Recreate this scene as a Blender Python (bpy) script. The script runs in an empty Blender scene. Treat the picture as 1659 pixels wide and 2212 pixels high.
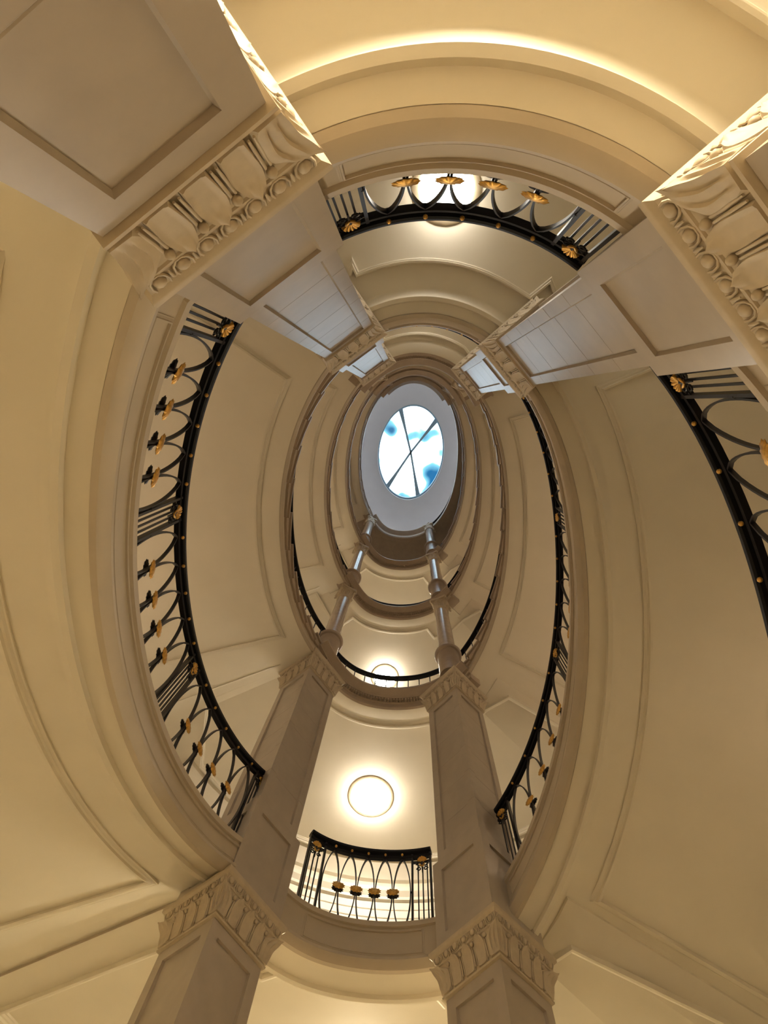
import bpy, bmesh, math, random
from mathutils import Vector, Matrix
random.seed(7)
C = bpy.context.scene.collection
R = math.radians

# ------------------------------------------------------------------ camera
CAM_POS = Vector((-0.027, 1.851, 0.0)); CAM_POS.x *= -1
cam_d = bpy.data.cameras.new('camera'); cam = bpy.data.objects.new('camera', cam_d); C.objects.link(cam)
bpy.context.scene.camera = cam
cam_d.sensor_fit = 'VERTICAL'; cam_d.sensor_height = 36.0; cam_d.lens = 1329.7/2212*36.0
cam_d.clip_start = 0.02; cam_d.clip_end = 200
right = Vector((-0.99268, 0.11321, 0.04204))
down = Vector((-0.11880, -0.97797, -0.17166))
fwd = right.cross(down).normalized(); down = fwd.cross(right)
M = Matrix((right, -down, -fwd)).transposed().to_4x4(); M.translation = CAM_POS
cam.matrix_world = M

# ------------------------------------------------------------------ world, exposure
sc = bpy.context.scene
sc.view_settings.view_transform = 'Standard'; sc.view_settings.look = 'None'
sc.view_settings.gamma = 1.0; sc.view_settings.use_curve_mapping = False
sc.view_settings.exposure = 0.0
SKY = 4.6
world = bpy.data.worlds.new('sky'); sc.world = world; world.use_nodes = True
wn = world.node_tree.nodes; wl = world.node_tree.links; wn.clear()
wo = wn.new('ShaderNodeOutputWorld'); wb = wn.new('ShaderNodeBackground')
tc = wn.new('ShaderNodeTexCoord'); mp = wn.new('ShaderNodeMapping'); mp.inputs['Location'].default_value = (-.030, -.330, .003)
nz = wn.new('ShaderNodeTexNoise'); nz.inputs['Scale'].default_value = 18.0; nz.inputs['Detail'].default_value = 2.0; nz.inputs['Roughness'].default_value = .4
cr = wn.new('ShaderNodeValToRGB')
cr.color_ramp.elements[0].position = 0.37; cr.color_ramp.elements[0].color = (0.006, 0.05, 0.11, 1)
_e = cr.color_ramp.elements.new(.44); _e.color = (.09, .24, .29, 1)
cr.color_ramp.elements[-1].position = 0.48; cr.color_ramp.elements[-1].color = (0.78, 0.92, 1.0, 1)
wl.new(tc.outputs['Generated'], mp.inputs['Vector']); wl.new(mp.outputs['Vector'], nz.inputs['Vector'])
wl.new(nz.outputs['Fac'], cr.inputs['Fac']); wl.new(cr.outputs['Color'], wb.inputs['Color'])
wb.inputs['Strength'].default_value = SKY; wl.new(wb.outputs['Background'], wo.inputs['Surface'])
FILL_STR = 26.0; FILL_TOP_STR = 185.0  # strengths of the added fill lights
LAMP = 88.0            # glass lamps over the landings
LAMP_LOW = 255.0        # lamps of the entrance storey

# ------------------------------------------------------------------ materials
def mat(name, col, rough=.6, metal=0.0, noise=.04, nscale=6.0, bump=0.0, bscale=60.0, spec=.5, emit=None, estr=0.0, coat=0.0):
    m = bpy.data.materials.new(name); m.use_nodes = True
    nt = m.node_tree; b = nt.nodes['Principled BSDF']
    b.inputs['Roughness'].default_value = rough; b.inputs['Metallic'].default_value = metal
    b.inputs['Specular IOR Level'].default_value = spec; b.inputs['Coat Weight'].default_value = coat
    geo = nt.nodes.new('ShaderNodeNewGeometry')
    n = nt.nodes.new('ShaderNodeTexNoise'); n.inputs['Scale'].default_value = nscale; n.inputs['Detail'].default_value = 5
    nt.links.new(geo.outputs['Position'], n.inputs['Vector'])
    r = nt.nodes.new('ShaderNodeValToRGB')
    r.color_ramp.elements[0].position = .3; r.color_ramp.elements[1].position = .7
    r.color_ramp.elements[0].color = tuple(c*(1-noise) for c in col)+(1,)
    r.color_ramp.elements[1].color = tuple(min(1, c*(1+noise)) for c in col)+(1,)
    nt.links.new(n.outputs['Fac'], r.inputs['Fac']); nt.links.new(r.outputs['Color'], b.inputs['Base Color'])
    if bump:
        n2 = nt.nodes.new('ShaderNodeTexNoise'); n2.inputs['Scale'].default_value = bscale
        nt.links.new(geo.outputs['Position'], n2.inputs['Vector'])
        bp = nt.nodes.new('ShaderNodeBump'); bp.inputs['Strength'].default_value = bump; bp.inputs['Distance'].default_value = .01
        nt.links.new(n2.outputs['Fac'], bp.inputs['Height']); nt.links.new(bp.outputs['Normal'], b.inputs['Normal'])
    if emit:
        b.inputs['Emission Color'].default_value = emit+(1,); b.inputs['Emission Strength'].default_value = estr
    return m
PLASTER = mat('cream_plaster', (.80, .735, .60), .55, noise=.025, nscale=2.5)
STRING = mat('painted_fascia', (.52, .44, .33), .5, noise=.04, nscale=5)
STONE = mat('polished_stone', (.45, .385, .31), .32, noise=.06, nscale=7)
COLUMN = mat('polished_marble', (.52, .44, .37), .16, noise=.10, nscale=14)
CARVE = mat('carved_plaster', (.56, .47, .34), .55, noise=.06, nscale=20)
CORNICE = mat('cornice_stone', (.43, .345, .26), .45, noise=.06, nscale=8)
TREAD = mat('stair_marble', (.40, .32, .25), .35, noise=.08, nscale=9)
IRON = mat('black_iron', (.009, .009, .011), .42, noise=.15, nscale=30, spec=.4)
RAILM = mat('black_rail', (.004, .004, .005), .55, noise=.1, nscale=30, spec=.2)
GOLD = mat('gilded_metal', (.62, .36, .09), .38, metal=.85, noise=.25, nscale=60)
WALLM = mat('wall_plaster', (.80, .74, .60), .6, noise=.03, nscale=3)
FLOORM = mat('floor_marble', (.42, .33, .22), .35, noise=.12, nscale=3)
BOUNCE = mat('pale_bounce_floor', (.78, .72, .62), .35, noise=.08, nscale=3)  # pale so the added landing floor sheets throw light upward
ROOFM = mat('roof_plaster', (.62, .62, .64), .7, noise=.02, nscale=3)
BAR = mat('glazing_bar_glare', (.30, .42, .50), .5)  # blue-grey stands in for sky glare on the bars
LAMPM = mat('lamp_glass', (.9, .88, .8), .4, emit=(1.0, .90, .76), estr=LAMP)
LAMPN = mat('lamp_glass_north', (.9, .88, .8), .4, emit=(1.0, .92, .80), estr=LAMP*.34)
LAMPLOWS = mat('lamp_glass_warm_south', (.9, .85, .7), .4, emit=(1.0, .855, .60), estr=LAMP_LOW*.88)
LAMPLOW = mat('lamp_glass_warm', (.9, .85, .7), .4, emit=(1.0, .855, .60), estr=LAMP_LOW)
FILL = mat('fill_glass', (.9, .85, .75), .4, emit=(1.0, .76, .54), estr=FILL_STR)  # glow of the unseen fill lights added along the flights
FILL_TOP = mat('top_fill_glass', (.9, .9, .9), .4, emit=(.66, .78, 1.0), estr=FILL_TOP_STR)  # bluish glow added out of sight to lift the roof ceiling
LAMPRIM = mat('lamp_ring', (.65, .55, .38), .35, metal=.3)
PANE = bpy.data.materials.new('skylight_glass'); PANE.use_nodes = True
_n = PANE.node_tree.nodes; _l = PANE.node_tree.links; _n.clear()
_o = _n.new('ShaderNodeOutputMaterial'); _m = _n.new('ShaderNodeMixShader'); _t = _n.new('ShaderNodeBsdfTransparent'); _g = _n.new('ShaderNodeBsdfGlossy')
_t.inputs['Color'].default_value = (.93, .97, 1, 1); _g.inputs['Roughness'].default_value = .05; _m.inputs['Fac'].default_value = .06
_l.new(_t.outputs[0], _m.inputs[1]); _l.new(_g.outputs[0], _m.inputs[2]); _l.new(_m.outputs[0], _o.inputs['Surface'])

# ------------------------------------------------------------------ helpers
ORG = {}
def tag(o, label=None, cat=None, group=None, kind=None):
    if label: o['label'] = label
    if cat: o['category'] = cat
    if group: o['group'] = group
    if kind: o['kind'] = kind
    return o
def thing(name, label, cat, loc=(0, 0, 0), group=None):
    o = bpy.data.objects.new(name, None); C.objects.link(o); o.location = loc; o.empty_display_size = .1
    ORG[o] = Vector(loc); return tag(o, label, cat, group)
def mesh(name, vs, fs, m, smooth=30):
    me = bpy.data.meshes.new(name); me.from_pydata([tuple(v) for v in vs], [], fs)
    bm = bmesh.new(); bm.from_mesh(me); bmesh.ops.recalc_face_normals(bm, faces=bm.faces); bm.to_mesh(me); bm.free()
    me.materials.append(m)
    if smooth:
        me.shade_smooth(); me.set_sharp_from_angle(angle=R(smooth))
    return me
def obj(name, vs, fs, m, parent=None, smooth=30, org=None):
    """vs in world coordinates; the object's origin sits at its parent's (or org)"""
    o0 = ORG[parent] if parent is not None else (Vector(org) if org is not None else Vector((0, 0, 0)))
    me = mesh(name, [Vector(v)-o0 for v in vs], fs, m, smooth)
    o = bpy.data.objects.new(name, me); C.objects.link(o)
    if parent is not None: o.parent = parent; ORG[o] = ORG[parent]
    else: o.location = o0; ORG[o] = o0
    return o
def inst(name, me, parent, mw):
    """shared mesh placed with a world matrix"""
    o = bpy.data.objects.new(name, me); C.objects.link(o)
    if parent is not None:
        o.parent = parent; mw = Matrix.Translation(-ORG[parent]) @ mw
    o.matrix_basis = mw; return o
class MB:
    def __init__(s): s.v = []; s.f = []
    def add(s, vs, fs):
        k = len(s.v); s.v += [Vector(v) for v in vs]; s.f += [tuple(i+k for i in f) for f in fs]; return s
    def grid(s, rows, closed_u=False, closed_v=False, caps=False):
        """rows: list of rings (lists of points)"""
        k = len(s.v); n = len(rows[0]); r = len(rows)
        for row in rows: s.v += [Vector(p) for p in row]
        for i in range(r if closed_v else r-1):
            for j in range(n if closed_u else n-1):
                a = k+i*n+j; b = k+i*n+(j+1) % n; c = k+((i+1) % r)*n+(j+1) % n; d = k+((i+1) % r)*n+j
                s.f.append((a, b, c, d))
        if caps and not closed_v:
            s.f.append(tuple(k+j for j in range(n))); s.f.append(tuple(k+(r-1)*n+j for j in reversed(range(n))))
        return s
    def box(s, c, ax, ay, az):
        c = Vector(c); ax, ay, az = Vector(ax), Vector(ay), Vector(az)
        vs = [c+sx*ax+sy*ay+sz*az for sx in (-1, 1) for sy in (-1, 1) for sz in (-1, 1)]
        return s.add(vs, [(0, 1, 3, 2), (4, 6, 7, 5), (0, 4, 5, 1), (2, 3, 7, 6), (0, 2, 6, 4), (1, 5, 7, 3)])
    def tube(s, pts, rad, n=8, caps=True, rads=None):
        rows = []
        for i, p in enumerate(pts):
            p = Vector(p); a = Vector(pts[max(i-1, 0)]); b = Vector(pts[min(i+1, len(pts)-1)]); t = (b-a).normalized()
            u = t.orthogonal().normalized() if i == 0 else (u-t*u.dot(t)).normalized()
            w = t.cross(u); rr = rads[i] if rads else rad
            rows.append([p+rr*(math.cos(2*math.pi*k/n)*u+math.sin(2*math.pi*k/n)*w) for k in range(n)])
        return s.grid(rows, closed_u=True, caps=caps)
    def lathe(s, prof, o=(0, 0, 0), n=32, caps=True):
        o = Vector(o)
        return s.grid([[o+Vector((r*math.cos(2*math.pi*k/n), r*math.sin(2*math.pi*k/n), z)) for k in range(n)] for r, z in prof], closed_u=True, caps=caps)
    def obj(s, name, m, parent=None, smooth=30): return obj(name, s.v, s.f, m, parent, smooth)

# ------------------------------------------------------------------ plan of the oval well
CX = [(0.2284, 0), (-0.0098, 1.7005), (-0.0627, 0.037), (0.0202, 0.0237), (-0.0305, 0.0093), (-0.0059, -0.0211), (-0.006, 0.0013)]
CY = [(0.1136, 0), (2.656, -0.0205), (0.0555, 0.0143), (0.0464, -0.009), (0.0105, 0.0176), (-0.0407, 0.0164), (0.0054, 0.0001)]
def _ev(c, t): return c[0][0]/2+sum(c[k][0]*math.cos(k*t)+c[k][1]*math.sin(k*t) for k in range(1, len(c)))
def _dv(c, t): return sum(-k*c[k][0]*math.sin(k*t)+k*c[k][1]*math.cos(k*t) for k in range(1, len(c)))
# phi in degrees: 0 north end, positive towards the picture's right; u = distance outwards from the oval
def nrm(ph):
    t = R(ph); dx, dy = -_dv(CX, t), _dv(CY, t); l = math.hypot(dx, dy)
    n = Vector((-dy/l, dx/l, 0))
    if n.x*(-_ev(CX, t))+n.y*_ev(CY, t) < 0: n = -n
    return n
def P(ph, u=0.0, z=0.0):
    t = R(ph); n = nrm(ph); v = Vector((-_ev(CX, t)+n.x*u, _ev(CY, t)+n.y*u, z))
    if u > .3 and 118 < ph < 166:
        k = math.sin((ph-118)/22*math.pi/2) if ph < 140 else math.cos((ph-140)/26*math.pi/2)
        d = Vector((n.y, -n.x, 0)); d = d if d.y > 0 else -d
        v += d*(u-.3)*math.tan(R(4))*k
    return v
def tanv(ph):
    a = P(ph+.05)-P(ph-.05); return a.normalized()
def Mx(x, y): return Vector((-x, y, 0))
# arc length table (signed phi from -360 to 360)
_st = {}; _s = 0; _prev = P(-360)
SL = []; 
for i in range(0, 1441):
    ph = -360+i*.5; q = P(ph, .035); 
    if i: _s += (q-_prev).length
    _prev = q; SL.append((ph, _s))
def s_of(ph):
    x = (ph+360)*2; i = min(int(x), 1439); f = x-i; return SL[i][1]*(1-f)+SL[i+1][1]*f
def ph_of(s):
    lo, hi = 0, 1440
    while hi-lo > 1:
        m = (lo+hi)//2
        if SL[m][1] <= s: lo = m
        else: hi = m
    a, b = SL[lo], SL[hi]; f = (s-a[1])/(b[1]-a[1]+1e-9); return a[0]+(b[0]-a[0])*f

PN, PS = 37.3, 40.7
NL = {1: -1.96, 2: 2.368, 3: 6.65, 4: 10.75, 5: 14.4, 6: 18.1}
SLV = {1: 0.035, 2: 4.484, 3: 8.52, 4: 12.25, 5: 16.05, 6: 20.0}
def zfun(zn, zs):
    def f(ph):
        a = abs(((ph+180) % 360)-180); t = min(1, max(0, (a-PN)/(180-PS-PN))); t += .028*math.sin(2*math.pi*t)
        return zn+(zs-zn)*t
    return f
FL = {'E1': (2, 1), 'W2': (2, 2), 'E2': (3, 2), 'W3': (3, 3), 'E3': (4, 3), 'W4': (4, 4), 'E4': (5, 4), 'W5': (5, 5), 'E5': (6, 5), 'W6': (6, 6), 'W1': (1, 1)}
def flz(k): return zfun(NL[FL[k][0]], SLV[FL[k][1]])

def sweep(mb, prof, a, b, zf, step=2.0, closed=True):
    n = max(2, int(abs(b-a)/step)+1); rows = []
    full = abs(abs(b-a)-360) < 1e-6
    for i in range(n if not full else n-1):
        ph = a+(b-a)*i/(n-1); z = zf(ph); nn = nrm(ph); p0 = P(ph)
        rows.append([P(ph, u, z+dz) for u, dz in prof])
    mb.grid(rows, closed_u=closed, closed_v=full, caps=closed); return mb

def bead(mb, pts, nrms, prof, closed=False):
    """moulding along a polyline lying on a surface; prof = (across, out) points; mitred"""
    n = len(pts); rows = []
    for i in range(n):
        p = Vector(pts[i])
        if closed or 0 < i < n-1:
            a = (p-Vector(pts[i-1])).normalized(); b = (Vector(pts[(i+1) % n])-p).normalized()
        elif i == 0: a = b = (Vector(pts[1])-p).normalized()
        else: a = b = (p-Vector(pts[i-1])).normalized()
        N = Vector(nrms[i]).normalized() if isinstance(nrms, list) else Vector(nrms)
        t = (a+b).normalized(); side = t.cross(N).normalized(); k = 1/max(.35, math.sqrt(max(0, (1+a.dot(b))/2)))
        rows.append([p+side*x*k+N*h for x, h in prof])
    mb.grid(rows, closed_u=True, closed_v=closed, caps=not closed); return mb
def MOULD(w, h, flip=1):
    return [(-w/2*flip, -.01), (-w/2*flip, h), (-w/5*flip, h), (-w/12*flip, h*.6), (w/6*flip, h*.55), (w/3*flip, h*.3), (w/2*flip, h*.25), (w/2*flip, -.01)]

# ================================================================== SETTING
UO = 2.6
def wall_arc(name, a, b, z0, z1):
    mb = MB(); sweep(mb, [(UO, z0), (UO, z1), (UO+.25, z1), (UO+.25, z0)], a, b, lambda p: 0, 3)
    o = mb.obj(name, WALLM); tag(o, kind='structure'); return o
wall_arc('wall_north', -40, 40, -2.0, 22.3); w_e = wall_arc('wall_east', 40, 135, -2.0, 22.3)
w_s = wall_arc('wall_south', 135, 225, -2.0, 22.3); wall_arc('wall_west', -135, -40, -2.0, 22.3)
mb = MB(); mb.grid([[P(a, UO+.2, -1.96) for a in range(0, 360, 5)], [P(a, UO+.2, -2.16) for a in range(0, 360, 5)]], closed_u=True, caps=True)
tag(mb.obj('floor', FLOORM), kind='structure')

# roof: plaster ceiling with the oval hole of the skylight
ZC = 21.7
SKC = Mx(.19, .20)
def skp(t, k=1.0, z=0.0): return Vector((SKC.x-1.16*k*math.sin(t), SKC.y+1.68*k*math.cos(t), z))
NA = 96
ring0 = [skp(2*math.pi*i/NA, 1, ZC) for i in range(NA)]
mb = MB()
mb.grid([[P(360*i/NA, UO+.2, ZC+.35) for i in range(NA)], [P(360*i/NA, UO+.2, ZC) for i in range(NA)], [P(360*i/NA, .3, ZC) for i in range(NA)], ring0, [skp(2*math.pi*i/NA, 1, ZC+.35) for i in range(NA)]], closed_u=True, closed_v=True)
tag(mb.obj('ceiling', ROOFM), kind='structure')
win = thing('window_1', None, None, (SKC.x, SKC.y, ZC+.2)); tag(win, kind='structure')
mb = MB(); prof = [(1.0, .10), (1.0, .28), (.965, .28), (.965, .10)]
mb.grid([[skp(2*math.pi*i/NA, k, ZC+z) for i in range(NA)] for k, z in prof], closed_u=True, closed_v=True); mb.obj('window_frame', BAR, win)
angs = []
hub = Vector((SKC.x, SKC.y, ZC+.2))
for t in (R(-28), R(42), R(157), R(217)):
    e = skp(t, .985, ZC+.2); angs.append(math.atan2(-(e.x-SKC.x)/1.16, (e.y-SKC.y)/1.68))
    d = (e-hub).normalized(); s = d.cross(Vector((0, 0, 1)))
    mb = MB(); rows = []
    for k in range(11):
        f = k/10; w = .034+.045*max(0, (f-.35)/.65)**1.6; c = hub.lerp(e, f)
        rows.append([c+s*w+Vector((0, 0, .03)), c-s*w+Vector((0, 0, .03)), c-s*w-Vector((0, 0, .03)), c+s*w-Vector((0, 0, .03))])
    mb.grid(rows, closed_u=True, caps=True).obj('glazing_bar', BAR, win)
angs = sorted(a % (2*math.pi) for a in angs)
for i in range(4):
    a, b = angs[i], angs[(i+1) % 4]
    if b < a: b += 2*math.pi
    n = 16; top = [hub+Vector((0, 0, .006))]+[skp(a+(b-a)*k/n, .97, ZC+.206) for k in range(n+1)]
    bot = [q-Vector((0, 0, .012)) for q in top]; m_ = len(top)
    fs = [tuple(range(m_)), tuple(reversed(range(m_, 2*m_)))]+[(k, (k+1) % m_, m_+(k+1) % m_, m_+k) for k in range(m_)]
    obj('pane', top+bot, fs, PANE, win, smooth=0)

# stone courses and mouldings of the south wall behind the second landing
def const(z): return lambda p: z
for i in range(19):
    z1 = 7.64-.14*i; z0 = z1-.132
    if z0 < 4.6: break
    mb = MB(); sweep(mb, [(UO+.02, z0), (UO-.022, z0), (UO-.03, z0+.008), (UO-.03, z1-.008), (UO-.022, z1), (UO+.02, z1)], 150, 210, const(0), 3)
    mb.obj('stone_course', WALLM, w_s)
mb = MB(); sweep(mb, [(UO+.02, 7.64), (UO-.06, 7.66), (UO-.05, 7.72), (UO-.10, 7.78), (UO-.11, 7.84), (UO+.02, 7.86)], 146, 214, const(0), 3)
tag(mb.obj('trim_1', PLASTER), kind='structure')
mb = MB(); sweep(mb, [(UO+.02, 8.02), (UO-.05, 8.04), (UO-.09, 8.10), (UO-.22, 8.17), (UO-.26, 8.26), (UO+.02, 8.27)], 146, 214, const(0), 3)
tag(mb.obj('trim_2', PLASTER), kind='structure')

# ================================================================== LANDINGS
def lowprof(ds=0.0, dp=0.0):
    """face, fillets and cove of a landing or flight edge; ds widens the flat soffit band, dp deepens the face"""
    return [(-.12, 0), (-.12, -.05), (-.102, -.056), (-.102, -.262-dp), (-.126, -.27-dp), (-.130, -.30-dp), (-.112, -.33-dp), (-.085, -.352-dp), (-.05, -.352-dp), (-.036, -.320-dp), (.07+ds, -.320-dp), (.076+ds, -.355-dp), (.112+ds, -.355-dp), (.122+ds, -.335-dp), (.145+ds, -.302-dp), (.19+ds*1.25, -.274-dp*.6), (.215+ds*1.25, -.262-dp*.5), (UO, -.262-dp*.5), (UO, -.06), (.3, 0)]
def lowsoffit(ds=0.0, dp=0.0):
    return [(-.034, -.323-dp), (.068+ds, -.323-dp), (.074+ds, -.357-dp), (.114+ds, -.357-dp), (.124+ds, -.337-dp), (.147+ds, -.304-dp), (.192+ds*1.25, -.276-dp*.6), (.217+ds*1.25, -.264-dp*.5), (UO-.01, -.264-dp*.5), (UO-.01, -.256-dp*.5), (.23+ds*1.25, -.256-dp*.5), (.06, -.31)]
TOPPROF = [(-.265, 0), (-.265, -.045), (-.245, -.055), (-.215, -.085), (-.17, -.115), (-.165, -.135), (-.125, -.14), (-.125, -.20), (-.10, -.215), (-.10, -.285), (-.115, -.295), (-.115, -.33), (-.09, -.35), (.05, -.35), (.08, -.335), (.12, -.30), (UO, -.30), (UO, -.05), (.3, 0)]
FLYPROF = [(-.105, -.02), (-.105, -.22), (-.13, -.235), (-.13, -.275), (-.10, -.30), (.02, -.30), (.05, -.285), (UO, -.285), (UO, -.08), (.3, -.02)]
PW = {}      # landing pieces

def panel_path(side, z):
    """outline of the recessed ceiling field of a landing, in front of and behind the piers"""
    q = lambda x, y: Mx(x, y)+Vector((0, 0, z))
    far = lambda a, b, u: [P(x, u, z) for x in range(a, b, 6 if b > a else -6)]
    if side == 'S2':
        return [P(a, .30, z) for a in range(159, 198, 2)]+[q(-.66, -2.78), q(-1.22, -2.47), q(-2.79, -3.45)]+far(204, 142, 2.4)+[q(3.35, -2.75), q(1.71, -2.13), q(1.56, -2.29), q(1.25, -2.66), q(.82, -2.80)]
    if side == 'S3':
        return [P(a, .20, z) for a in range(155, 204, 2)]+[q(-.86, -2.70), q(-1.12, -2.60), q(-1.34, -2.28), q(-1.46, -2.10), q(-2.43, -2.68)]+far(212, 144, 2.3)+[q(2.75, -2.45), q(1.85, -2.05), q(1.56, -2.28), q(1.30, -2.62), q(1.02, -2.74)]
    if side == 'N3':
        return [P(a, .47, z) for a in range(-17, 22, 3)]+[q(1.01, 3.02), q(1.19, 3.20), q(1.24, 3.10), q(1.5, 2.85), q(2.6, 3.5)]+far(28, -29, 2.2)+[q(-2.4, 3.6), q(-1.3, 2.95), q(-.78, 3.05), q(-.76, 3.16)]
    return [P(a, .22, z) for a in range(-17, 21, 3)]+[q(.83, 2.78), q(1.02, 2.92), q(1.25, 2.75), q(2.4, 3.4)]+far(28, -29, 2.2)+[q(-2.2, 3.5), q(-1.1, 2.8), q(-.64, 2.98)]
def dentils(parent, a, b, z, pitch=.047):
    s0, s1 = s_of(a), s_of(b); n = int((s1-s0)/pitch)
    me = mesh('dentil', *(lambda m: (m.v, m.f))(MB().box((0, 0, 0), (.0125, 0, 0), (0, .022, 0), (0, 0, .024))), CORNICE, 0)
    for i in range(n):
        ph = ph_of(s0+(i+.5)*(s1-s0)/n); c = P(ph, -.140, z-.168); t = tanv(ph); nn = nrm(ph)
        mw = Matrix((t, nn, Vector((0, 0, 1)))).transposed().to_4x4(); mw.translation = c
        inst('dentil', me, parent, mw)
def landing(name, side, lv, kind, label, a, b):
    z = (NL if side == 'N' else SLV)[lv]; mid = 0 if side == 'N' else 180
    half = PN if side == 'N' else PS
    root = thing('landing', label, 'landing', tuple(P(mid, .5, z)))
    ds, dp = (.10, .07) if side == 'S' else (0, 0)
    mb = MB(); sweep(mb, lowprof(ds, dp) if kind == 'low' else TOPPROF, mid-half, mid+half, const(z), 1.5)
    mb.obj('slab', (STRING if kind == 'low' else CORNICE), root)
    # plaster underside
    zu = z-(.264+dp*.5 if kind == 'low' else .30)
    mb = MB()
    if kind == 'low': pr = lowsoffit(ds, dp)
    else: pr = [(-.088, -.352), (.052, -.352), (.082, -.337), (.122, -.302), (UO-.01, -.302), (UO-.01, -.297), (.1, -.297)]
    sweep(mb, pr, mid-half, mid+half, const(z), 1.5); mb.obj('soffit', PLASTER, root)
    if side == 'S':
        # the flat landing soffit runs on past the piers and meets the sloping flight soffits in a crease
        zz = z+(-.266-dp*.5-.004 if kind == 'low' else -.306)
        for sg, spec, fk in ((1, ((140.5, 0), (134.2, 0), (133.0, .45), (131.3, 1)), 'E%d' % lv), (-1, ((140.5, 0), (136.6, 0), (135.4, .45), (134.0, 1)), 'W%d' % lv)):
            if sg < 0 and lv == 2: continue
            rows = []
            for ph, k_ in spec:
                fh = max(0, flz(fk)(ph*sg)-z); h = 0 if k_ == 0 else (flz(fk)(spec[-1][0]*sg)-z)*k_+.006
                sec = [(.285, fh), (.42, h), (UO-.02, h)]
                rows.append([P(ph*sg, u, zz+hh) for u, hh in sec]+[P(ph*sg, u, zz+hh+.05) for u, hh in sec[::-1]])
            mb = MB(); mb.grid(rows, closed_u=True, caps=True); mb.obj('soffit_return', PLASTER, root)
    # moulded frame of the ceiling field
    key = {'N2': 'N3', 'N3': 'N3', 'S2': 'S2', 'S3': 'S3'}.get(side+str(lv), 'N4' if side == 'N' else 'S3')
    pts = panel_path(key, zu-(.006 if side == 'S' else .002)); mb = MB(); bead(mb, pts, Vector((0, 0, -1)), MOULD(.058, .046, -1), closed=True)
    mb.obj('ceiling_moulding', PLASTER, root)
    if kind == 'low':
        # raised frame on the curved face
        pa, pb = a+2.2, b-2.2
        top = [P(pa+(pb-pa)*i/24, -.1025, z-.085) for i in range(25)]; bot = [P(pb+(pa-pb)*i/24, -.1025, z-.24-dp) for i in range(25)]
        ns = [-nrm(pa+(pb-pa)*i/24) for i in range(25)]; ns += ns[::-1]
        mb = MB(); bead(mb, top+bot, ns, MOULD(.022, .012, 1), closed=True); mb.obj('fascia_moulding', STRING, root)
    else:
        dentils(root, a, b, z)
        ext = 4.6 if side == 'S' else 3.0      # the cornice runs on over the piers
        pr = TOPPROF[:14]+[(.07, -.34), (.08, 0)]
        for sg in (-1, 1):
            mb = MB(); sweep(mb, pr, mid+sg*(half-.2), mid+sg*(half+ext), const(z+.001), 1.5); mb.obj('cornice_return', CORNICE, root)
    # thin unseen floor sheet, added to bounce light up to the soffits
    mb = MB(); sweep(mb, [(.06, .001), (.06, .012), (UO-.03, .012), (UO-.03, .001)], mid-half, mid+half, const(z), 3); mb.obj('bounce_floor', BOUNCE, root)
    PW[side+str(lv)] = root
    return root
landing('landing', 'N', 2, 'low', 'nearest upper landing at the top of the picture with cream curved edge and panelled face', -16.5, 21)
landing('landing', 'S', 2, 'low', 'nearest lower landing between the two big foreground piers, grey panelled curved edge', 157.5, 199.5)
landing('landing', 'N', 3, 'low', 'second landing up at the top side, thin dark curved edge under a pale panel', -16.5, 21)
landing('landing', 'S', 3, 'top', 'dentilled landing carried by the two square piers, lamp just behind its railing', 139.5, 219.5)
landing('landing', 'N', 4, 'top', 'third landing up at the top side, dentil band below a thin bright edge', -36, 36)
landing('landing', 'S', 4, 'top', 'second dentilled landing on the lower side, resting on round marble columns', 139.5, 219.5)
landing('landing', 'N', 5, 'top', 'fourth landing up at the top side, small dentil band nearest the roof ring', -36, 36)
landing('landing', 'S', 5, 'top', 'third dentilled landing on the lower side with bright thin rail line', 139.5, 219.5)
landing('landing', 'N', 6, 'top', 'highest landing at the top side hidden close under the roof ring', -36, 36)

# roof ring
root = thing('roof_gallery', 'dark oval gallery ring right below the grey roof around the skylight', 'gallery', tuple(P(180, .5, 20.0)))
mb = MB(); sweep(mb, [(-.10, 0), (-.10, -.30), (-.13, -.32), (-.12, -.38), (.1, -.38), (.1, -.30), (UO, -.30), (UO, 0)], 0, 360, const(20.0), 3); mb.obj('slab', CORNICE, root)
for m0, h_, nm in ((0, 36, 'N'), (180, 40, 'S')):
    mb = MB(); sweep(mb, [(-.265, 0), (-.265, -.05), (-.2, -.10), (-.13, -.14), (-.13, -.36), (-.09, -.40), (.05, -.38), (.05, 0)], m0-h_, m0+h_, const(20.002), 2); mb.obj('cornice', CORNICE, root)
mb = MB(); sweep(mb, [(.0, 0), (-.0, .06), (.07, .06), (.07, 0)], 0, 360, const(20.95), 3); mb.obj('handrail', RAILM, root)
for i in range(72):
    q = P(i*5, .035, 20.0); MB().tube([q, q+Vector((0, 0, .96))], .009, 6).obj('baluster', IRON, root)

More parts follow.
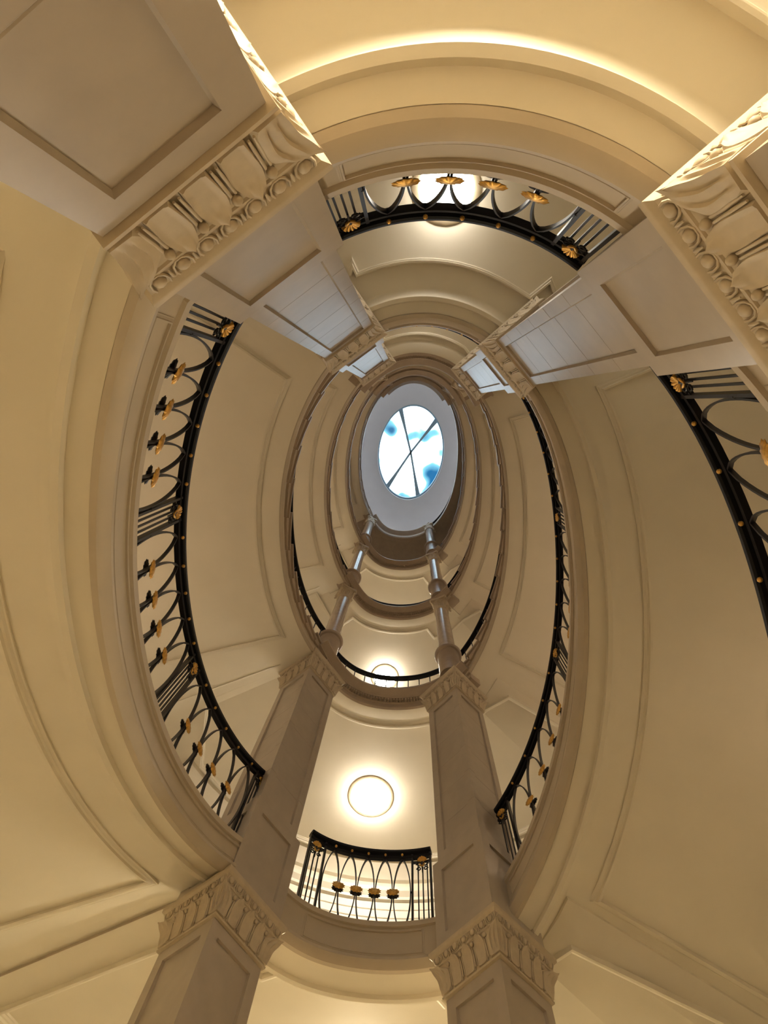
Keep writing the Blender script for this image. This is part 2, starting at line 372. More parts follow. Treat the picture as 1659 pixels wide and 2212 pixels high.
# ================================================================== STAIR FLIGHTS
def flight(k, label, kind):
    zf = flz(k); w = k[0] == 'W'
    rng = (-PN, -(180-PS)) if w else (PN, 180-PS)
    a, b = min(rng), max(rng)
    root = thing('stair_flight', label, 'stairs', tuple(P((a+b)/2, .8, zf((a+b)/2)-.3)), 'curved stair flights around the well')
    ds, dp = (.05, .02) if k != 'W2' else (.015, 0)
    mb = MB(); sweep(mb, lowprof(ds, dp) if kind == 'low' else FLYPROF, a, b, zf, 1.5); mb.obj('string', STRING, root)
    mb = MB()
    if kind == 'low': pr = lowsoffit(ds, dp)
    else: pr = [(-.09, -.303), (.022, -.303), (.052, -.288), (UO-.01, -.288), (UO-.01, -.28), (.05, -.28)]
    sweep(mb, pr, a, b, zf, 1.5); mb.obj('soffit', PLASTER, root)
    # moulded frame on the underside
    ui = .50 if kind == 'low' else .17
    fa, fb = (a+6, b-9.5) if not w else (a+7, b-7)
    if w and kind != 'low': fa, fb = a+15, b-9
    if (not w) and kind != 'low': fa, fb = a+12, b-14
    dz = -.266-dp*.5 if kind == 'low' else -.29
    n = 40
    path = [P(fa+(fb-fa)*i/n, ui, zf(fa+(fb-fa)*i/n)+dz) for i in range(n+1)]
    path += [P(fb, ui+(2.4-ui)*i/6, zf(fb)+dz) for i in range(1, 6)]
    path += [P(fb+(fa-fb)*i/n, 2.4, zf(fb+(fa-fb)*i/n)+dz) for i in range(n+1)]
    path += [P(fa, 2.4-(2.4-ui)*i/6, zf(fa)+dz) for i in range(1, 6)]
    mb = MB(); bead(mb, path, Vector((0, 0, -1)), MOULD(.065, .038, 1), closed=True); mb.obj('soffit_moulding', PLASTER, root)
    if kind == 'low':
        pa, pb = a+2.5, b-2.5
        top = [P(pa+(pb-pa)*i/60, -.1025, zf(pa+(pb-pa)*i/60)-.085) for i in range(61)]; bot = [P(pb+(pa-pb)*i/60, -.1025, zf(pb+(pa-pb)*i/60)-.24) for i in range(61)]
        ns = [-nrm(pa+(pb-pa)*i/60) for i in range(61)]; ns += ns[::-1]
        mb = MB(); bead(mb, top+bot, ns, MOULD(.022, .012, 1), closed=True); mb.obj('fascia_moulding', STRING, root)
    # treads and risers
    zlo, zhi = sorted((zf(a), zf(b))); ns_ = max(10, round((zhi-zlo)/.165)); up = 1 if zf(b) > zf(a) else -1
    lo = a if up > 0 else b
    u_in = -.165 if kind != 'low' else .02
    phs = []
    # equal rises: invert zf
    for i in range(ns_+1):
        zt = zlo+(zhi-zlo)*i/ns_; l, h = (a, b)
        for _ in range(30):
            m_ = (l+h)/2
            if (zf(m_) < zt) == (up > 0): l = m_
            else: h = m_
        phs.append((l+h)/2)
    for i in range(ns_):
        p0, p1 = phs[i], phs[i+1]; zt = zlo+(zhi-zlo)*(i+1)/ns_-.0
        ov = .9*(-1 if p1 > p0 else 1); zz = zt-(.02 if kind != 'low' else .06)
        arc = [p0+ov+(p1-p0-ov)*j/2 for j in range(3)]
        mb = MB(); mb.grid([[P(q, u_in, zz), P(q, u_in, zz-.045), P(q, UO-.02, zz-.045), P(q, UO-.02, zz)] for q in arc], closed_u=True, caps=True)
        mb.obj('stair_tread', TREAD, root)
        mb = MB(); ui2 = u_in+.03
        zb = zz-.045-.15
        mb.grid([[P(q, ui2, zz-.045), P(q, ui2, zb), P(q, UO-.02, zb), P(q, UO-.02, zz-.045)] for q in (p0, p0+(p1-p0)*.12)], closed_u=True, caps=True)
        mb.obj('riser', STRING, root)
        if kind != 'low':   # shaped bracket under each tread end
            br = [P(p0+(p1-p0)*.02, 0, 0)]
            pts = [(0.02, 0), (.98, 0), (.98, -.03), (.8, -.06), (.55, -.075), (.35, -.11), (.18, -.15), (.02, -.16)]
            rows = [[P(p0+(p1-p0)*f, u, zz-.045+d) for f, d in pts] for u in (-.10, -.135)]
            MB().grid(rows, closed_u=True, caps=True).obj('tread_bracket', CORNICE, root)
    return root
flight('E1', 'stair flight leaving the picture at the right edge, below all the others', 'low')
flight('W2', 'big cream curved stair flight filling the left side with panelled face and soffit', 'low')
flight('E2', 'big cream curved stair flight filling the right side with long moulded soffit panel', 'low')
flight('W3', 'second stair flight on the left side with stepped tread ends, beige soffit panel', 'top')
flight('E3', 'second stair flight on the right side with stepped tread ends, tan soffit panel', 'top')
flight('W4', 'third stair flight on the left side, narrow curved band with tread ends', 'top')
flight('E4', 'third stair flight on the right side, narrow curved band with tread ends', 'top')
flight('W5', 'fourth stair flight on the left side, thin curved band close to the roof ring', 'top')
flight('E5', 'fourth stair flight on the right side, thin curved band close to the roof ring', 'top')
flight('W6', 'uppermost stair flight on the left side touching the dark roof ring', 'top')

# ================================================================== PIERS
def sq(c, d1, d2, h, z): return [c+d1*h*x+d2*h*y+Vector((0, 0, z)) for x, y in ((1, 1), (-1, 1), (-1, -1), (1, -1))]
def sqrec(c, d1, d2, h, z, pw=.62, rc=.02, h2=None):
    """square section with a shallow recess in every face"""
    out = []
    for (ax, ay) in (((1, 0), (0, 1)), ((0, 1), (-1, 0)), ((-1, 0), (0, -1)), ((0, -1), (1, 0))):
        n = d1*ax[0]+d2*ax[1]; t = d1*ay[0]+d2*ay[1]
        for s, dpt in ((-1, 0), (-pw, 0), (-pw+.035, rc), (pw-.035, rc), (pw, 0)):
            out.append(c+n*(h-dpt)+t*(h*s)+Vector((0, 0, z)))
    return out
# carved ornaments in a local frame: x along the face, y out of the face, z up
def relief(name, W, Hh, lean, fn, m=None, nu=12, nv=10, back=-.012):
    """carved shape: fn(a, v) -> (x, y, z) for a in -1..1, v in 0..1, closed to its backing"""
    mb = MB(); rows = [[Vector(fn(i/nu*2-1, j/nv)) for i in range(nu+1)] for j in range(nv+1)]
    mb.grid(rows); loop = rows[0]+[r[-1] for r in rows[1:]]+rows[-1][::-1][1:]+[r[0] for r in rows[::-1][1:-1]]
    mb.grid([loop, [Vector((p.x*.96, lean(max(0, min(1, p.z/Hh)))+back, p.z)) for p in loop]], closed_u=True)
    return mesh(name, mb.v, mb.f, m or CARVE, 50)
def ball_mesh(r, m, name, sx=1, sz=1, n=10, sy=1):
    mb = MB(); mb.grid([[Vector((r*sx*math.sin(math.pi*j/6)*math.cos(2*math.pi*i/n), r*sy*math.sin(math.pi*j/6)*math.sin(2*math.pi*i/n), r*sz*math.cos(math.pi*j/6))) for i in range(n)] for j in range(7)], closed_u=True)
    return mesh(name, mb.v, mb.f, m, 60)
def round_tip(v, k=.55):
    return 1.0 if v < k else math.sqrt(max(0, 1-((v-k)/(1-k))**2))
def leaf_mesh(w, h, d, ribs, m, name):
    lean = lambda v: d*.9*v*v
    def fn(a, v):
        hw = w/2*(.62+.38*min(1, v*2))*round_tip(v, .6)
        return (a*hw, lean(v)+.010*(1-abs(a)**3)+(.006*math.cos(a*math.pi*ribs)*min(1, v*3) if ribs else 0)+(.014*max(0, v-.75)*4*(1-a*a)), h*v)
    return relief(name, w, h, lean, fn, m)
ORN = {}
def ornaments(Hl, W):
    k = (round(Hl, 3), round(W, 3))
    if k in ORN: return ORN[k]
    lean = lambda v: .004+.040*v**1.8; tw = W*.94/4.0
    def tongue(a, v):
        hw = tw*.44*(.80+.20*min(1, v*1.6))*round_tip(v, .52)
        rim = .009*math.exp(-((abs(a)-.86)/.16)**2)+(.008*math.exp(-((v-.93)/.07)**2)*(1-a*a))
        dimple = -.006*math.exp(-((v-.74)/.06)**2-(a/.22)**2)
        return (a*hw, lean(v)+.015*(1-abs(a)**8)+rim+dimple+.014*max(0, v-.7)*3*(1-a*a), Hl*v)
    def corner(a, v):
        hw = tw*.62*(.72+.28*min(1, v*1.8))*round_tip(v, .60); x = a*hw
        ribs = .008*math.cos(a*math.pi*5)*min(1, v*4)*(1 if v < .9 else .3)
        return (x, -abs(x)*.92+lean(v)*1.35+.018+ribs+.030*max(0, v-.55)*(1-a*a)*2.0, Hl*v+.006*math.cos(a*math.pi*5)*(v > .8))
    clean = lambda v: lean(v)-.05
    mb = MB()
    for s in (-1, 1): mb.tube([(s*.0085, lean(t)+.012, Hl*t) for t in (.08, .3, .5, .72)], .006, 6, rads=[.004, .006, .006, .005])
    dart = mesh('dart', mb.v, mb.f, CARVE, 60)
    ew = (W+.11)/7
    mb = MB(); mb.tube([(ew*.36*math.cos(R(t)), .004+.010*(1+math.sin(R(t)))*0, ew*.42*math.sin(R(t))+.004) for t in (150, 180, 215, 250, 290, 325, 360, 390)], .005, 6)
    rim = mesh('egg_rim', mb.v, mb.f, CARVE, 60)
    mb = MB(); mb.tube([(0, .004, -.030), (0, .010, -.008), (0, .006, .022)], .005, 6, rads=[.003, .006, .003]); tip = mesh('egg_dart', mb.v, mb.f, CARVE, 60)
    ORN[k] = dict(tongue=relief('tongue_leaf', tw, Hl, lean, tongue, nu=14), corner=relief('acanthus_leaf', tw, Hl, clean, corner, nu=26, nv=12), ball=ball_mesh(.0165, CARVE, 'bead'),
                  dart=dart, egg=ball_mesh(ew*.25, CARVE, 'egg', sz=1.25, sy=.75), rim=rim, tip=tip, tw=tw, lean=lean, ew=ew)
    return ORN[k]
def capital(root, c, d1, d2, hs, z0, z1):
    """hs = half side of shaft; carved band between z0 and z1"""
    H = z1-z0; Hl = H*.56; zl = .035
    prof = [(hs+.001, 0), (hs+.018, .004), (hs+.020, .018), (hs+.008, .024), (hs+.008, .034), (hs+.002, .036), (hs+.006, zl+Hl*.3), (hs+.018, zl+Hl*.65), (hs+.042, zl+Hl*.98), (hs+.050, zl+Hl*1.0), (hs+.052, zl+Hl*1.06), (hs+.048, zl+Hl*1.08), (hs+.062, H*.86), (hs+.078, H*.90), (hs+.082, H*.92), (hs+.082, H)]
    mb = MB(); mb.grid([sq(c, d1, d2, h, z0+dz) for h, dz in prof], closed_u=True, caps=True)
    body = mb.obj('capital', CARVE, root)
    W = 2*hs; o = ornaments(Hl, W); tw = o['tw']; ze = zl+Hl*1.06+(H*.88-zl-Hl*1.06)*.5
    for n, t in ((d1, d2), (d2, -d1), (-d1, -d2), (-d2, d1)):
        if (n.cross(Vector((0, 0, 1)))-(-t)).length > .1: t = -t
        fr = lambda x, out, z: Matrix.Translation(c+n*(hs+out)+t*x+Vector((0, 0, z))) @ Matrix((t, n, Vector((0, 0, 1)))).transposed().to_4x4()
        for i in (-1, 0, 1): inst('tongue_leaf', o['tongue'], body, fr(i*tw, 0, z0+zl))
        for i in (-1.5, -.5, .5, 1.5):
            inst('dart', o['dart'], body, fr(i*tw, 0, z0+zl)); inst('bead', o['ball'], body, fr(i*tw, o['lean'](.85)+.012, z0+zl+Hl*.84))
        for i in range(-3, 4):
            inst('egg', o['egg'], body, fr(i*o['ew'], .056, z0+ze)); inst('egg_rim', o['rim'], body, fr(i*o['ew'], .056, z0+ze-.004) @ Matrix.Rotation(R(-18), 4, 'X'))
            if i < 3: inst('egg_dart', o['tip'], body, fr((i+.5)*o['ew'], .056, z0+ze))
        nd = (n+t).normalized(); td = nd.cross(Vector((0, 0, 1)))*-1
        mw = Matrix.Translation(c+(n+t)*(hs+.004)+Vector((0, 0, z0+zl))) @ Matrix((td, nd, Vector((0, 0, 1)))).transposed().to_4x4()
        inst('acanthus_leaf', o['corner'], body, mw)
    return body
def pier(A, d1, d2, w, zb, zt, caph, label, ped=None, nb=6, pw=.68):
    """A inner corner; square of side w; shaft from zb to zt, capital, optional pedestal at the foot"""
    d1 = Mx(*d1).normalized(); d2 = Mx(*d2); d2 = (d2-d1*d2.dot(d1)).normalized()
    c = Mx(*A)+(d1+d2)*w/2; h = w/2
    root = thing('pier', label, 'pier', (c.x, c.y, ped[0] if ped else zb), 'square stone piers carrying the landings')
    if ped:
        z0, z1 = ped; hp = h+.035
        mb = MB(); rows = [sqrec(c, d1, d2, hp, z0, .66, 0), sqrec(c, d1, d2, hp, z0+.14, .66, 0), sqrec(c, d1, d2, hp, z0+.141, .66, .018), sqrec(c, d1, d2, hp, z1-.16, .66, .018), sqrec(c, d1, d2, hp, z1-.159, .66, 0), sqrec(c, d1, d2, hp, z1-.03, .66, 0), sqrec(c, d1, d2, h+.002, z1, .66, 0)]
        mb.grid(rows, closed_u=True, caps=True); mb.obj('pedestal', STONE, root); zb = z1
    zs = zt-caph; body0, body1 = zb, zs
    edges = [body0+(body1-body0)*i/nb for i in range(nb+1)]
    for i in range(nb):
        a, b = edges[i], edges[i+1]; e = .0025; rows = []
        def S(z, rc, ins=0): rows.append(sqrec(c, d1, d2, h-ins, z, pw, rc))
        top = i == nb-1; bot = i == 0; rc = .02
        S(a, 0 if bot else rc, e); S(a+.004, 0 if bot else rc)
        if bot: S(a+.10, 0); S(a+.102, rc)
        if top: S(b-.10, rc); S(b-.098, 0)
        S(b-.004, 0 if top else rc); S(b, 0 if top else rc, e)
        mb = MB(); mb.grid(rows, closed_u=True, caps=True); mb.obj('stone_block', STONE, root)
    capital(root, c, d1, d2, h, zs, zt)
    return root
NW = ((-.83, 2.17), (.745, .667), (-.667, .745)); NE = ((1.05, 2.15), (-.73, .68), (.68, .73))
SW = ((-.945, -1.75), (.69, -.72), (-.72, -.69)); SE = ((1.03, -1.77), (-.62, -.785), (.785, -.62))
PWd = .51
N2, N3, N4 = NL[2], NL[3], NL[4]; S2, S3 = SLV[2], SLV[3]
pier(*NW, PWd, -1.96, N2-.42, .36, 'foreground pier entering at the top left corner, broad brown panelled shaft and carved capital', pw=.62)
pier(*NE, PWd, -1.96, N2-.42, .36, 'foreground pier at the right edge near the top, large carved capital of leaves and eggs', pw=.62)
pier(*NW, PWd, 0, N3-.35, .62, 'square pier left of the top railing with grey panelled pedestal and shaft', ped=(N2-.42, N2+.52))
pier(*NE, PWd, 0, N3-.35, .62, 'square pier right of the top railing, grey shaft with fine stone joints', ped=(N2-.42, N2+.52))
pier(*NW, PWd, 0, N4-.35, .55, 'small pier high on the upper left, lit pale blue by the skylight', ped=(N3-.35, N3+.52), nb=4)
pier(*NE, PWd, 0, N4-.35, .55, 'small pier high on the upper right, lit pale blue by the skylight', ped=(N3-.35, N3+.52), nb=4)
pier(*SW, PWd, -1.96, S2-.48, .36, 'lowest pier at the bottom left of the picture with leafy carved capital')
pier(*SE, PWd, -1.96, S2-.48, .36, 'lowest pier at the bottom centre right of the picture with leafy carved capital')
pier(*SW, PWd, 0, S3-.34, .45, 'tall square pier left of the big lamp, pedestal foot and small carved capital', ped=(S2-.48, S2+.46))
pier(*SE, PWd, 0, S3-.34, .45, 'tall square pier right of the big lamp, pedestal foot and small carved capital', ped=(S2-.48, S2+.46))

# ================================================================== ROUND COLUMNS
def column(x, y, zb, zt, label, r=.138):
    q = Mx(x, y); root = thing('round_column', label, 'column', (q.x, q.y, zb), 'round marble columns between landings')
    o = (q.x, q.y, zb); H = zt-zb
    MB().lathe([(0, 0), (.175, 0), (.175, .10), (.168, .11), (.168, .74), (.175, .755), (.20, .765), (.215, .79), (.217, .82), (.208, .85), (.19, .87), (r+.045, .88), (r+.05, .90), (r+.03, .925), (r+.005, .935), (r, .95)], o, 36).obj('base', TREAD, root)
    sh = [(r, .945)]+[(r*(1-.12*(k/10)**1.6), .95+(H-1.45)*k/10) for k in range(1, 11)]
    MB().lathe(sh, o, 36).obj('shaft', COLUMN, root)
    rt = r*.88; zc = H-.50
    cap = MB().lathe([(rt, zc), (rt+.02, zc+.01), (rt+.02, zc+.035), (rt+.002, zc+.045), (rt+.004, zc+.18), (rt+.02, zc+.36), (rt+.035, zc+.42), (0, zc+.42)], o, 32).obj('capital', CARVE, root)
    me = leaf_mesh(.09, .26, .03, 3, CARVE, 'acanthus_leaf')
    n0 = math.degrees(math.atan2(q.y, q.x))
    for k in range(8):
        a = R(n0+45*k); nn = Vector((math.cos(a), math.sin(a), 0)); t = nn.cross(Vector((0, 0, 1)))*-1
        inst('acanthus_leaf', me, cap, Matrix.Translation(Vector(o)+nn*(rt+.002)+Vector((0, 0, zc+.05))) @ Matrix((t, nn, Vector((0, 0, 1)))).transposed().to_4x4())
    for k in range(4):
        a = R(n0+45+90*k); nn = Vector((math.cos(a), math.sin(a), 0)); c = Vector(o)+Vector((0, 0, zc+.36))
        pts = [c+nn*(rt+.02)+Vector((0, 0, -.08)), c+nn*(rt+.045), c+nn*(rt+.075)+Vector((0, 0, .03)), c+nn*(rt+.10)+Vector((0, 0, .018)), c+nn*(rt+.095)+Vector((0, 0, -.012)), c+nn*(rt+.075)+Vector((0, 0, -.008))]
        MB().tube(pts, .016, 8, rads=[.010, .014, .017, .017, .014, .010]).obj('volute', CARVE, cap)
    pts = []
    for k in range(4):
        a = R(n0+45+90*k); b = a+R(90)
        A_ = Vector((math.cos(a), math.sin(a), 0))*(rt+.125); B_ = Vector((math.cos(b), math.sin(b), 0))*(rt+.125)
        d = (B_-A_).normalized(); pts += [A_+d*.03]
        for f in (.25, .5, .75):
            m_ = A_.lerp(B_, f); pts.append(m_-m_.normalized()*.012*math.sin(math.pi*f))
        pts += [B_-d*.03]
    base = Vector(o)+Vector((0, 0, zc+.42))
    MB().grid([[base+p_*k+Vector((0, 0, z_)) for p_ in pts] for k, z_ in ((.96, 0), (.97, .03), (1, .045), (1, .08))], closed_u=True, caps=True).obj('abacus', CARVE, cap)
SWc, SEc = (-.86, -2.02), (1.05, -2.01)
column(*SWc, SLV[3], SLV[4]-.35, 'polished column, left of the pair standing on the big dentilled landing')
column(*SEc, SLV[3], SLV[4]-.35, 'polished column, right of the pair standing on the big dentilled landing')
column(*SWc, SLV[4], SLV[5]-.35, 'small polished column, left one of the second pair upwards')
column(*SEc, SLV[4], SLV[5]-.35, 'small polished column, right one of the second pair upwards')
column(*SWc, SLV[5], 19.62, 'smallest bright column, left one right below the grey roof ring')
column(*SEc, SLV[5], 19.62, 'smallest bright column, right one right below the grey roof ring')
column(-.80, 2.45, NL[4], NL[5]-.35, 'round column at the far upper left, only its capital peeks out')
column(1.03, 2.45, NL[4], NL[5]-.35, 'round column at the far upper right, only its capital peeks out')
column(-.80, 2.45, NL[5], NL[6]-.35, 'tiny round column behind the upper left of the topmost rings')
column(1.03, 2.45, NL[5], NL[6]-.35, 'tiny round column behind the upper right of the topmost rings')

# ================================================================== BALUSTRADES
def ribbon(mb, pts, ns, w, t):
    """flat bar: w across (along ns), t thick in the plane"""
    rows = []
    for i, p in enumerate(pts):
        a = pts[max(0, i-1)]; b = pts[min(len(pts)-1, i+1)]; d = (b-a).normalized(); n = ns[i]; s = d.cross(n).normalized()
        rows.append([p+n*w/2+s*t/2, p-n*w/2+s*t/2, p-n*w/2-s*t/2, p+n*w/2-s*t/2])
    mb.grid(rows, closed_u=True, caps=True)
def rosette_meshes():
    out = []
    for nm, m, zs, r, up in (('rosette', GOLD, .0, .058, 1), ('leaf_cup', IRON, .0, .054, -1)):
        mb = MB(); n = 11; rows = []; kx, ky, kz = 1.02, .66, .66
        for j, (rr, z) in enumerate([(.010, .000), (.030, .004), (.050, .012), (.060, .020), (.050, .030), (.030, .036), (.012, .040)]):
            row = []
            for k in range(n*4):
                a = 2*math.pi*k/(n*4); lob = 1+.13*math.cos(n*a)*(1 if j in (2, 3, 4) else .3)
                row.append(Vector((rr*lob*r/.06*math.cos(a)*kx, rr*lob*r/.06*math.sin(a)*ky, up*(z*kz+.008))))
            rows.append(row)
        mb.grid(rows, closed_u=True, caps=True); out.append(mesh(nm, mb.v, mb.f, m, 40))
    return out
ROS, CUP = rosette_meshes()
STUD = ball_mesh(.013, GOLD, 'stud', n=8); KNOB = ball_mesh(.011, IRON, 'knob', n=8)
def palmette_meshes():
    mb = MB()
    for k in range(-3, 4):
        a = R(k*24); L = .062-.004*abs(k); d = Vector((math.sin(a), 0, math.cos(a)))
        pts = [Vector((0, -.012, 0)), d*L*.5+Vector((0, -.016, 0)), d*L*.85+Vector((0, -.024, 0)), d*L+Vector((0, -.014, 0))]
        mb.tube(pts, .008, 6, rads=[.005, .010, .011, .004])
    g = mesh('palmette', mb.v, mb.f, GOLD, 60)
    mb = MB()
    for s in (-1, 1):
        for q, rr in ((0, .030), (1, .022)):
            c = Vector((s*(.030+.004*q), -.012, -.030-.058*q)); pts = [c+Vector((s*rr*(1-t*.06)*math.cos(t*.9), 0, rr*(1-t*.06)*math.sin(t*.9))) for t in range(8)]
            mb.tube(pts, .006, 6)
    mb.tube([(0, -.012, .0), (0, -.016, -.07), (0, -.012, -.14)], .007, 6, rads=[.010, .008, .004])
    s_ = mesh('scroll', mb.v, mb.f, IRON, 60)
    mb = MB()
    for s in (-1, 1):
        mb.tube([(0, -.024, -.075), (s*.018, -.026, -.055), (s*.026, -.024, -.030)], .007, 6, rads=[.006, .009, .004])
    g2 = mesh('gold_husk', mb.v, mb.f, GOLD, 60)
    return g, s_, g2
PAL, SCR, HUSK = palmette_meshes()
UB = .035
def frame_at(ph, z, u=UB):
    t = tanv(ph); n = nrm(ph); mw = Matrix((t, n, Vector((0, 0, 1)))).transposed().to_4x4(); mw.translation = P(ph, u, z); return mw
def rails(root, a, b, zf, hr, under=True):
    n = max(4, int(abs(b-a)/1.5)); rows = []
    mb = MB(); sweep(mb, [(-.004, -.012), (-.004, -.040), (.006, -.052), (.064, -.052), (.074, -.040), (.074, -.012), (.060, 0), (.010, 0)], a, b, lambda p: zf(p)+hr, 1.5); mb.obj('handrail', RAILM, root)
    if under:
        mb = MB(); sweep(mb, [(.018, 0), (.018, -.030), (.052, -.030), (.052, 0)], a, b, lambda p: zf(p)+hr-.075, 1.5); mb.obj('under_rail', RAILM, root)
        mb = MB(); sweep(mb, [(.020, 0), (.020, .014), (.050, .014), (.050, 0)], a, b, lambda p: zf(p)+.028, 1.5); mb.obj('bottom_rail', RAILM, root)
def ornate(label, a, b, zf, hr, groups, gw=.17, nov=5, group='ornate iron balustrades with gilded rosettes'):
    """groups: list of centre phis (ascending) of the straight-barred sections; ovals between them"""
    mid = (a+b)/2; root = thing('balustrade', label, 'balustrade', tuple(P(mid, UB, zf(mid))), group)
    rails(root, a, b, zf, hr)
    hb, ht = .04, hr-.105; hm = hb+(ht-hb)*.50
    mbp = []
    for g in groups:
        sg = s_of(g)
        for s in (sg-gw/2, sg+gw/2):
            ph = ph_of(s); ph = min(max(ph, a+.3), b-.3); z = zf(ph); t = tanv(ph); n = nrm(ph); c = P(ph, UB, z+(hr-.05)/2)
            MB().box(c, t*.009, n*.017, (0, 0, (hr-.05)/2)).obj('post', IRON, root)
        for k in (-1, 0, 1):
            ph = ph_of(sg+k*gw*.22); 
            if not a < ph < b: continue
            z = zf(ph); t = tanv(ph); n = nrm(ph); MB().box(P(ph, UB, z+(hr-.16)/2), t*.0055, n*.0055, (0, 0, (hr-.16)/2)).obj('bar', IRON, root)
        mb = MB(); s0, s1 = ph_of(sg-gw/2), ph_of(sg+gw/2); s0 = max(s0, a); s1 = min(s1, b)
        sweep(mb, [(.024, 0), (.024, -.014), (.046, -.014), (.046, 0)], s0, s1, lambda p: zf(p)+hr-.15, 1); mb.obj('cross_bar', IRON, root)
        mw = frame_at(g, zf(g)+hr-.185, UB-.012)
        inst('palmette', PAL, root, mw); sc_ = inst('scroll', SCR, root, mw); inst('gold_husk', HUSK, root, mw)
    for g0, g1 in zip(groups[:-1], groups[1:]):
        s0, s1 = s_of(g0)+gw/2+.012, s_of(g1)-gw/2-.012; d = (s1-s0)/nov
        for i in range(nov):
            sc0 = s0+(i+.5)*d; mb = MB()
            for sgn in (-1, 1):
                pts, ns = [], []
                for k in range(19):
                    v = k/18; q = 1-(2*v-1)**2; x = sgn*(d/2-.006)*q**.72; ph = ph_of(sc0+x); h = hb+(ht-hb)*v
                    pts.append(P(ph, UB, zf(ph)+h)); ns.append(nrm(ph))
                ribbon(mb, pts, ns, .024, .010)
            mb.obj('oval_bar', IRON, root, smooth=40)
            ph = ph_of(sc0); inst('stud', STUD, root, Matrix.Translation(P(ph, -.006, zf(ph)+hr-.088)))
            if i:
                ph = ph_of(s0+i*d); tt = tanv(ph); f = Matrix((tt, Vector((0, 0, 1)), -nrm(ph))).transposed().to_4x4(); f.translation = P(ph, UB, zf(ph)+hm)
                inst('rosette', ROS, root, f); inst('leaf_cup', CUP, root, f)
            else:
                for s in (s0-.004, s1+.004):
                    ph = ph_of(s); inst('knob', KNOB, root, Matrix.Translation(P(ph, UB-.01, zf(ph)+hm)))
    return root
def plain(label, a, b, zf, hr, pitch=.17):
    mid = (a+b)/2; root = thing('balustrade', label, 'balustrade', tuple(P(mid, UB, zf(mid))), 'plain iron balustrades of the upper storeys')
    rails(root, a, b, zf, hr, under=False)
    s0, s1 = s_of(a), s_of(b); n = max(2, int((s1-s0)/pitch))
    for i in range(n):
        ph = ph_of(s0+(i+.5)*(s1-s0)/n); q = P(ph, UB, zf(ph)); mb = MB()
        mb.lathe([(.010, 0), (.010, .035), (.018, .045), (.020, .06), (.012, .075), (.009, .09), (.008, .5), (.008, hr-.04)], q, 8); mb.obj('baluster', IRON, root)
    return root
ornate('gilded balustrade at the top of the picture, two straight-barred ends with ovals between', -17.5, 21.8, const(N2), 1.0, [-15.0, 19.2])
ornate('gilded balustrade at the bottom of the picture below the big lamp', 157.5, 199.8, const(S2), 1.0, [160.0, 197.0], gw=.2)
ornate('gilded balustrade of the left stair flight, four straight-barred sections', -(180-PS)-.3, -PN+.3, flz('W2'), 1.06, [-136.6, -99.4, -67.6, -39.5])
ornate('gilded balustrade of the right stair flight curving down to the lower right pier', PN-.3, 180-PS+.3, flz('E2'), 1.06, [39.8, 70.2, 103.2, 136.6])
ornate('gilded balustrade cut off by the right edge of the picture', PN-.3, 180-PS+.3, flz('E1'), 1.06, [39.8, 70.2, 103.2, 136.6])
ornate('gilded balustrade hardly visible above the second landing up at the top side', -17.5, 21.8, const(N3), 1.0, [-15.0, 19.2])
plain('plain balustrade with thin bars in front of the small lamp, between two columns', 143, 216, const(SLV[3]), .96)
plain('plain balustrade of the second left stair flight, thin bars under a black rail', -(180-PS), -PN, flz('W3'), 1.06)
plain('plain balustrade of the second right stair flight, thin bars under a black rail', PN, 180-PS, flz('E3'), 1.06)
plain('plain balustrade on the second dentilled landing of the lower side', 143, 216, const(SLV[4]), .9)
plain('plain balustrade of the third left stair flight', -(180-PS), -PN, flz('W4'), 1.06)
plain('plain balustrade of the third right stair flight', PN, 180-PS, flz('E4'), 1.06)
plain('plain balustrade on the third dentilled landing of the lower side', 143, 216, const(SLV[5]), .9)
plain('plain balustrade of the fourth left stair flight', -(180-PS), -PN, flz('W5'), 1.06)
plain('plain balustrade of the fourth right stair flight', PN, 180-PS, flz('E5'), 1.06)
plain('plain balustrade on the third landing up at the top side', -34, 34, const(NL[4]), .9)
plain('plain balustrade on the fourth landing up at the top side', -34, 34, const(NL[5]), .9)

# ================================================================== LAMPS
def lamp(x, y, z, label, m, r=.27):
    q = Mx(x, y); root = thing('ceiling_lamp', label, 'lamp', (q.x, q.y, z))
    MB().lathe([(r-.01, .0), (r+.06, 0), (r+.065, -.008), (r+.05, -.016), (r+.02, -.02), (r, -.03), (r-.01, -.03)], (q.x, q.y, z), 40, caps=False).obj('rim', LAMPRIM, root)
    MB().lathe([(r*math.cos(R(a)), -.02-.13*math.sin(R(a))) for a in range(0, 91, 9)], (q.x, q.y, z), 40).obj('glass_dome', m, root)
lamp(.08, -3.87, S3-.302, 'large glowing round lamp between the two tall square piers', LAMPM)
lamp(.12, -3.72, SLV[4]-.302, 'smaller glowing round lamp seen through the plain railing', LAMPM, r=.22)
lamp(.14, -4.5, SLV[5]-.302, 'lamp of the third lower landing, hidden behind its edge', LAMPM)
lamp(.07, 3.92, N3-.264, 'glowing lamp behind the gilded balustrade at the top', LAMPN)
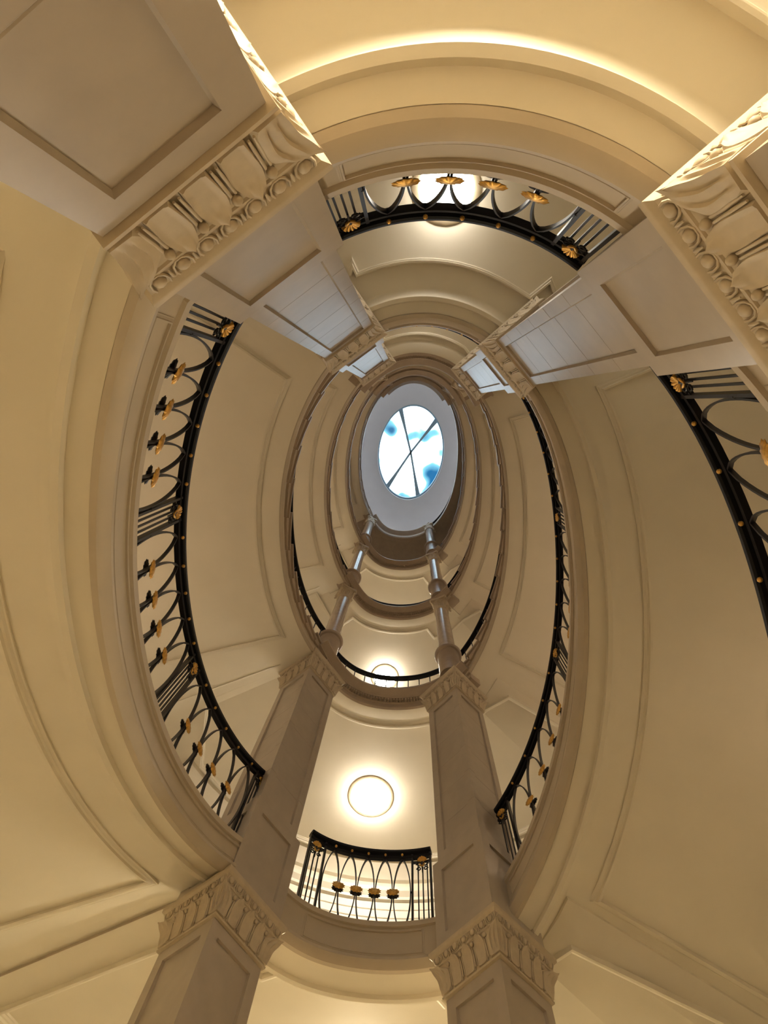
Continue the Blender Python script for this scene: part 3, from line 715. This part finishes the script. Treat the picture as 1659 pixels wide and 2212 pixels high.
lamp(.07, 3.8, N4-.302, 'lamp of the third upper landing, hidden behind its edge', LAMPN)
lamp(.07, 3.9, N2-.264, 'lamp of the entrance storey beyond the top of the picture', LAMPLOW)
lamp(.22, -3.9, S2-.264, 'lamp of the entrance storey beyond the bottom of the picture', LAMPLOWS)

# added unseen wall lights that brighten the flight soffits and gallery ceiling
def fill_sconce(ph, z, label, m, group):
    n = nrm(ph); t = tanv(ph); q = P(ph, UO-.02, z); root = thing('added_wall_sconce', label, 'fill_sconce', tuple(q), group)
    MB().box(q+Vector((0, 0, .02)), t*.05, n*.015, (0, 0, .11)).obj('back_plate', GOLD, root)
    MB().tube([q+Vector((0, 0, -.03)), q-n*.08+Vector((0, 0, -.05)), q-n*.15+Vector((0, 0, .0)), q-n*.16+Vector((0, 0, .05))], .011, 8).obj('arm', GOLD, root)
    MB().lathe([(0, 0), (.04, .005), (.075, .03), (.095, .07), (.10, .12), (.06, .16), (0, .17)], q-n*.16+Vector((0, 0, .05)), 20).obj('glass_bowl', m, root)
NTH = {'2': 'first', '3': 'second', '4': 'third', '5': 'fourth', '6': 'uppermost'}
for k in ('W2', 'E2', 'W3', 'E3', 'W4', 'E4', 'W5', 'E5', 'W6'):
    zf = flz(k)
    for ph, pos in (((62, 'northern'), (88, 'middle'), (114, 'southern')) if k not in ('W2', 'E2') else ((88, 'single'),)):
        q = -ph if k[0] == 'W' else ph
        fill_sconce(q, zf(q)-1.9, '%s added fill light brightening the %s %s stair flight from the outer wall' % (pos, NTH[k[1]], 'left' if k[0] == 'W' else 'right'), FILL, 'added fill lights along the stair flights')
for ph, pos in zip(range(0, 360, 45), ('top', 'top right', 'right', 'lower right', 'bottom', 'lower left', 'left', 'top left')):
    fill_sconce(ph, 20.9, 'small added fill light on the gallery wall under the roof, at its %s side' % pos, FILL_TOP, 'added fill lights of the top gallery')
lamp(.14, -4.3, 19.70, 'added dim fill lamp under the roof gallery, hidden behind its edge', FILL, r=.16)  # unseen lamp added to lift the dark gallery underside
